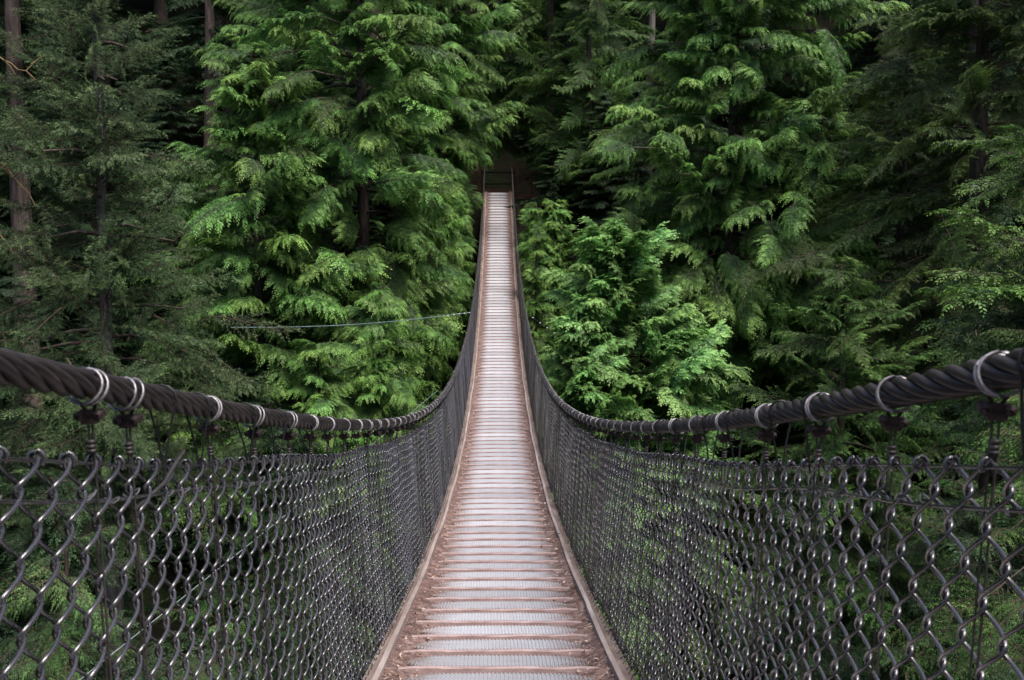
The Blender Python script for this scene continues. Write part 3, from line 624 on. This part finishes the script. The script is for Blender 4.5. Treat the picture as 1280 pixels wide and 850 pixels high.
# big dark trunks on the left
def old_trunk(px, D, r0, ytop, label, seed):
    x, y, zt_ = at(px, ytop, D); zg = float(z_ground(x, D)) - .3
    t = thing('old_conifer', label, 'tree', (x, D, zg)); me, P = trunk_mesh((zt_ - zg) * 1.5, r0, M_BARK, seed); link('trunk', me, t)
    g = random.Random(seed)
    for i in range(30):
        o = link('branch', g.choice(branches('hemlock', 'dark', 3.2)), t, (0, 0, (zt_ - zg) * g.uniform(.55, 1.45))); s_ = g.uniform(.5, 1.0)
        o.scale = (s_, s_, s_); o.rotation_euler = (g.uniform(-.2, .2), g.uniform(0, .4), g.uniform(0, 6.28))
    return t
oa = old_trunk(36, 33, .42, -40, 'thick dark conifer trunk in the upper left corner', 31)
old_trunk(268, 44, .33, -40, 'straight dark conifer trunk behind the grey spruce and left cedar', 32)
old_trunk(1205, 42, .42, -60, 'dark conifer trunk half hidden behind the olive hemlock in the upper right', 33)
def bare(px0, py0, px1, py1, D, kids, label, seed):
    g = random.Random(seed); p0 = np.array(at(px0, py0, D)); p1 = np.array(at(px1, py1, D)); b = B(); n = 9
    P = [p0 * (1 - q) + p1 * q + np.array([0, g.uniform(-.06, .06), g.uniform(-.07, .07) + .25 * math.sin(q * PI)]) for q in np.linspace(0, 1, n)]
    b.tube(P, np.linspace(.032, .008, n), 6)
    for k in range(kids):
        j = g.randrange(2, n - 1); d = (p1 - p0) * .25 + np.array([0, g.uniform(-.3, .3), g.uniform(-.5, .5)]); b.tube([P[j], P[j] + d * .5 + [0, 0, .03], P[j] + d], [.012, .008, .004], 5)
    o = link('bare_branch', b.build('bare_branch', M_MOSSTWIG, True)); o['label'] = label; o['category'] = 'branch'
bare(-30, 78, 48, 104, 19, 3, 'bare orange lichen branch poking in at the upper left edge', 4)
bare(-30, 196, 50, 256, 19, 4, 'crooked bare orange branch halfway up the left edge', 5)
bare(-30, 290, 22, 318, 19, 2, 'short bare orange branch lowest on the left edge', 6)

# ---------------------------------------------------------------- forest behind: shared crowns, each tree its own object
def crown_mesh(seed, H, R, nb, kind, leaf):
    g = random.Random(seed); src = branches(kind, leaf, 3.4, 2, .55); VV, FF, TT = [], [], []; n0 = 0
    cache = []
    for me in src:
        v = np.empty(len(me.vertices) * 3, np.float32); me.vertices.foreach_get('co', v); f = np.empty(len(me.loops), np.int32); me.loops.foreach_get('vertex_index', f)
        a = np.empty(len(me.vertices), np.float32); me.attributes['tip'].data.foreach_get('value', a); cache.append((v.reshape(-1, 3), f.reshape(-1, 4), a))
    for i in range(nb):
        v, f, a = g.choice(cache); q = (i + g.random()) / nb; rr = R * (1 - q) ** .6 * g.uniform(.7, 1.15) + .2; s_ = rr / 3.4
        Mx = np.array(Matrix.Rotation(i * 2.4 + g.uniform(-.3, .3), 3, 'Z') @ Matrix.Rotation(g.uniform(-.1, .3) - .35 * q, 3, 'Y'))
        VV.append((v * [s_, max(s_, .7), max(s_, .7)]) @ Mx.T + [0, 0, H * q]); FF.append(f + n0); TT.append(a); n0 += len(v)
    return mesh_np('crown', np.vstack(VV), np.vstack(FF), LEAF[leaf], None, False, np.concatenate(TT))
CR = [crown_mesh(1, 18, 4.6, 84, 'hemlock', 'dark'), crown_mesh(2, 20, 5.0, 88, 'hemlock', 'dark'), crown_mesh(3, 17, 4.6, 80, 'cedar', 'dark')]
TRK = [trunk_mesh(28, .38, M_BARK, 71, .1)[0], trunk_mesh(28, .30, M_BARK, 72, .15)[0]]
g = random.Random(5); k = 0
for row, (yr, n, xr) in enumerate(((54, 11, 34), (61, 12, 42), (70, 13, 50), (82, 14, 60), (97, 15, 72), (38, 4, 0), (112, 15, 84))):
    for i in range(n):
        if row == 5: x = (-19, -24, 21, 27)[i]; y = yr + (0, -6, 0, -6)[i]
        else: x = -xr + 2 * xr * (i + .5 + g.uniform(-.28, .28)) / n; y = yr + g.uniform(-2.5, 2.5)
        if row == 0 and abs(x) < 5: x = 5.5 * (1 if x > 0 else -1)
        zg = float(z_ground(x, y)) - .4
        t = thing('forest_conifer', 'dark conifer in the dense forest behind the bridge landing', 'tree', (x, y, zg), 'dark conifers of the forest behind')
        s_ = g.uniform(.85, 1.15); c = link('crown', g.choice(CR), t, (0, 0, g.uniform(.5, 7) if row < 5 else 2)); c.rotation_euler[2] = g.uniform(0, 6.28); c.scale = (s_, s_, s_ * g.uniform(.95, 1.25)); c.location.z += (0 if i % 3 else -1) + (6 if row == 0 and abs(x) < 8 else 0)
        link('trunk', g.choice(TRK), t); k += 1

g = random.Random(8); n_ = 0
UND = [(-14, 43), (-10.5, 45), (-7, 47.5), (-17, 47), (-21, 42), (9, 46), (12, 43), (15, 47), (18, 42), (21, 38), (5.5, 49), (-5, 51.5), (3.6, 52.5), (-16, 36), (-19, 31), (-22, 25), (14, 36), (19, 33), (23, 27), (17, 26),
       (-13, 27), (-16, 21), (-11, 16), (-7, 29), (-4.6, 35), (4.6, 39), (5, 36), (13, 19), (16, 22), (10, 30), (-9, 23), (7, 22), (4.5, 26), (-4.5, 26), (-4.4, 41), (4.6, 43), (-6, 44), (6, 43), (2.5, 44.6), (-2.5, 44.2), (2.3, 41.5), (-2.4, 41), (2.3, 38), (-2.4, 37), (2.4, 34), (-12, 33), (-8, 35), (-9.5, 38), (-13, 38), (8, 37), (11, 38), (-6.5, 41), (3.6, 55), (-3.6, 55), (5.2, 47.5), (-5.4, 48.5), (0.3, 60), (-2.5, 58), (2.6, 59), (-.8, 56.5), (1.5, 57), (3.4, 50), (-3.3, 51)]
for x, y in UND:
    x += g.uniform(-.1, .1); y += g.uniform(-.4, .4); zg = float(z_ground(x, y)) - .3
    lab = 'small dark conifer growing in the shade between the big trees'
    if abs(x) < 2.8 and y < 46:
        far = sum(1 for a_, b_ in UND if abs(a_) < 2.8 and b_ < 46 and (a_ > 0) == (x > 0) and b_ > y + .5)
        lab = ('first', 'second', 'third', 'fourth')[far] + ' small shaded conifer from the far landing, tight against the ' + ('right' if x > 0 else 'left') + ' side of the bridge'
    t = thing('understory_conifer', lab, 'tree', (x, y, zg), 'small conifers on the canyon side')
    s_ = g.uniform(.20, .24) if abs(x) < 3 else g.uniform(.30, .46) if abs(x) < 5 else g.uniform(.4, .62); c = link('crown', g.choice(CR), t, (0, 0, .2)); c.rotation_euler[2] = g.uniform(0, 6.28); c.scale = (s_, s_, s_ * .85)
    tr = link('trunk', TRK[1], t); tr.scale = (.25, .25, s_ * .45)
for x, y in [(-13, -14), (-6, -18), (1, -21), (7, -17), (14, -13), (-20, -5), (21, -4), (-24, 6), (25, 7), (-17, -24), (18, -25), (-27, 17), (28, 18), (-4, -28), (8, -30)]:
    zg = float(z_ground(x, y)) - .4
    t = thing('near_bank_conifer', 'tall conifer on the near bank around the viewpoint', 'tree', (x, y, zg), 'tall conifers on the near bank')
    c = link('crown', g.choice(CR), t, (0, 0, max(1.5, -8 - zg))); c.rotation_euler[2] = g.uniform(0, 6.28); c.scale = (1.15, 1.15, 1.35)
    tr = link('trunk', TRK[0], t); tr.scale = (1, 1, (max(1.5, -8 - zg) + 26) / 28)
# ---------------------------------------------------------------- undergrowth on the slopes: ferns and low shrubs nobody could count
def fern_clump(g):
    V, F_, T = [], [], []; n0 = 0
    for k in range(9):
        a = k * .7 + g.random() * .4; L = g.uniform(.5, .95); d = np.array([math.cos(a), math.sin(a), 0]); s_ = np.array([-d[1], d[0], 0])
        for j in range(7):
            q = (j + .5) / 7; c = d * L * q + np.array([0, 0, L * (.75 * q - .75 * q * q) + .05]); w = L * .28 * math.sin(PI * (q * .85 + .12))
            for sg in (-1, 1):
                V += [c, c + s_ * sg * w * .5 + d * .05, c + s_ * sg * w + d * .06 * L - np.array([0, 0, .05 * L]), c + s_ * sg * w * .5 - d * .03]
                F_.append([n0, n0 + 1, n0 + 2, n0 + 3]); n0 += 4; T += [.2 + .5 * q] * 4
    return np.array(V), np.array(F_), np.array(T)
gg = np.random.default_rng(9); FC = [fern_clump(gg) for _ in range(3)]
VV, FF, TT = [], [], []; n0 = 0; pts = []
for k in range(3600):
    y = gg.uniform(14, 62); x = gg.uniform(-1, 1) * (4 + y * .62)
    if abs(x) < (3.6 if y > 44 else 1.9) and y > 36 and y < 58: continue
    v, f, a = FC[k % 3]; s_ = gg.uniform(.7, 1.7); an = gg.uniform(0, 6.28); c, sn = math.cos(an), math.sin(an)
    VV.append(v * s_ @ np.array([[c, sn, 0], [-sn, c, 0], [0, 0, 1]]) + [x, y, float(z_ground(x, y))]); FF.append(f + n0); TT.append(a * gg.uniform(.1, .8)); n0 += len(v)  # tip tone scaled down: deep slope shade painted into the fern colour
link('undergrowth', mesh_np('undergrowth', np.vstack(VV), np.vstack(FF), LEAF['dark'], None, False, np.concatenate(TT)), kind='stuff')
print('objects', len(bpy.data.objects), 'tris', sum(len(m.loops) // 2 for m in bpy.data.meshes))
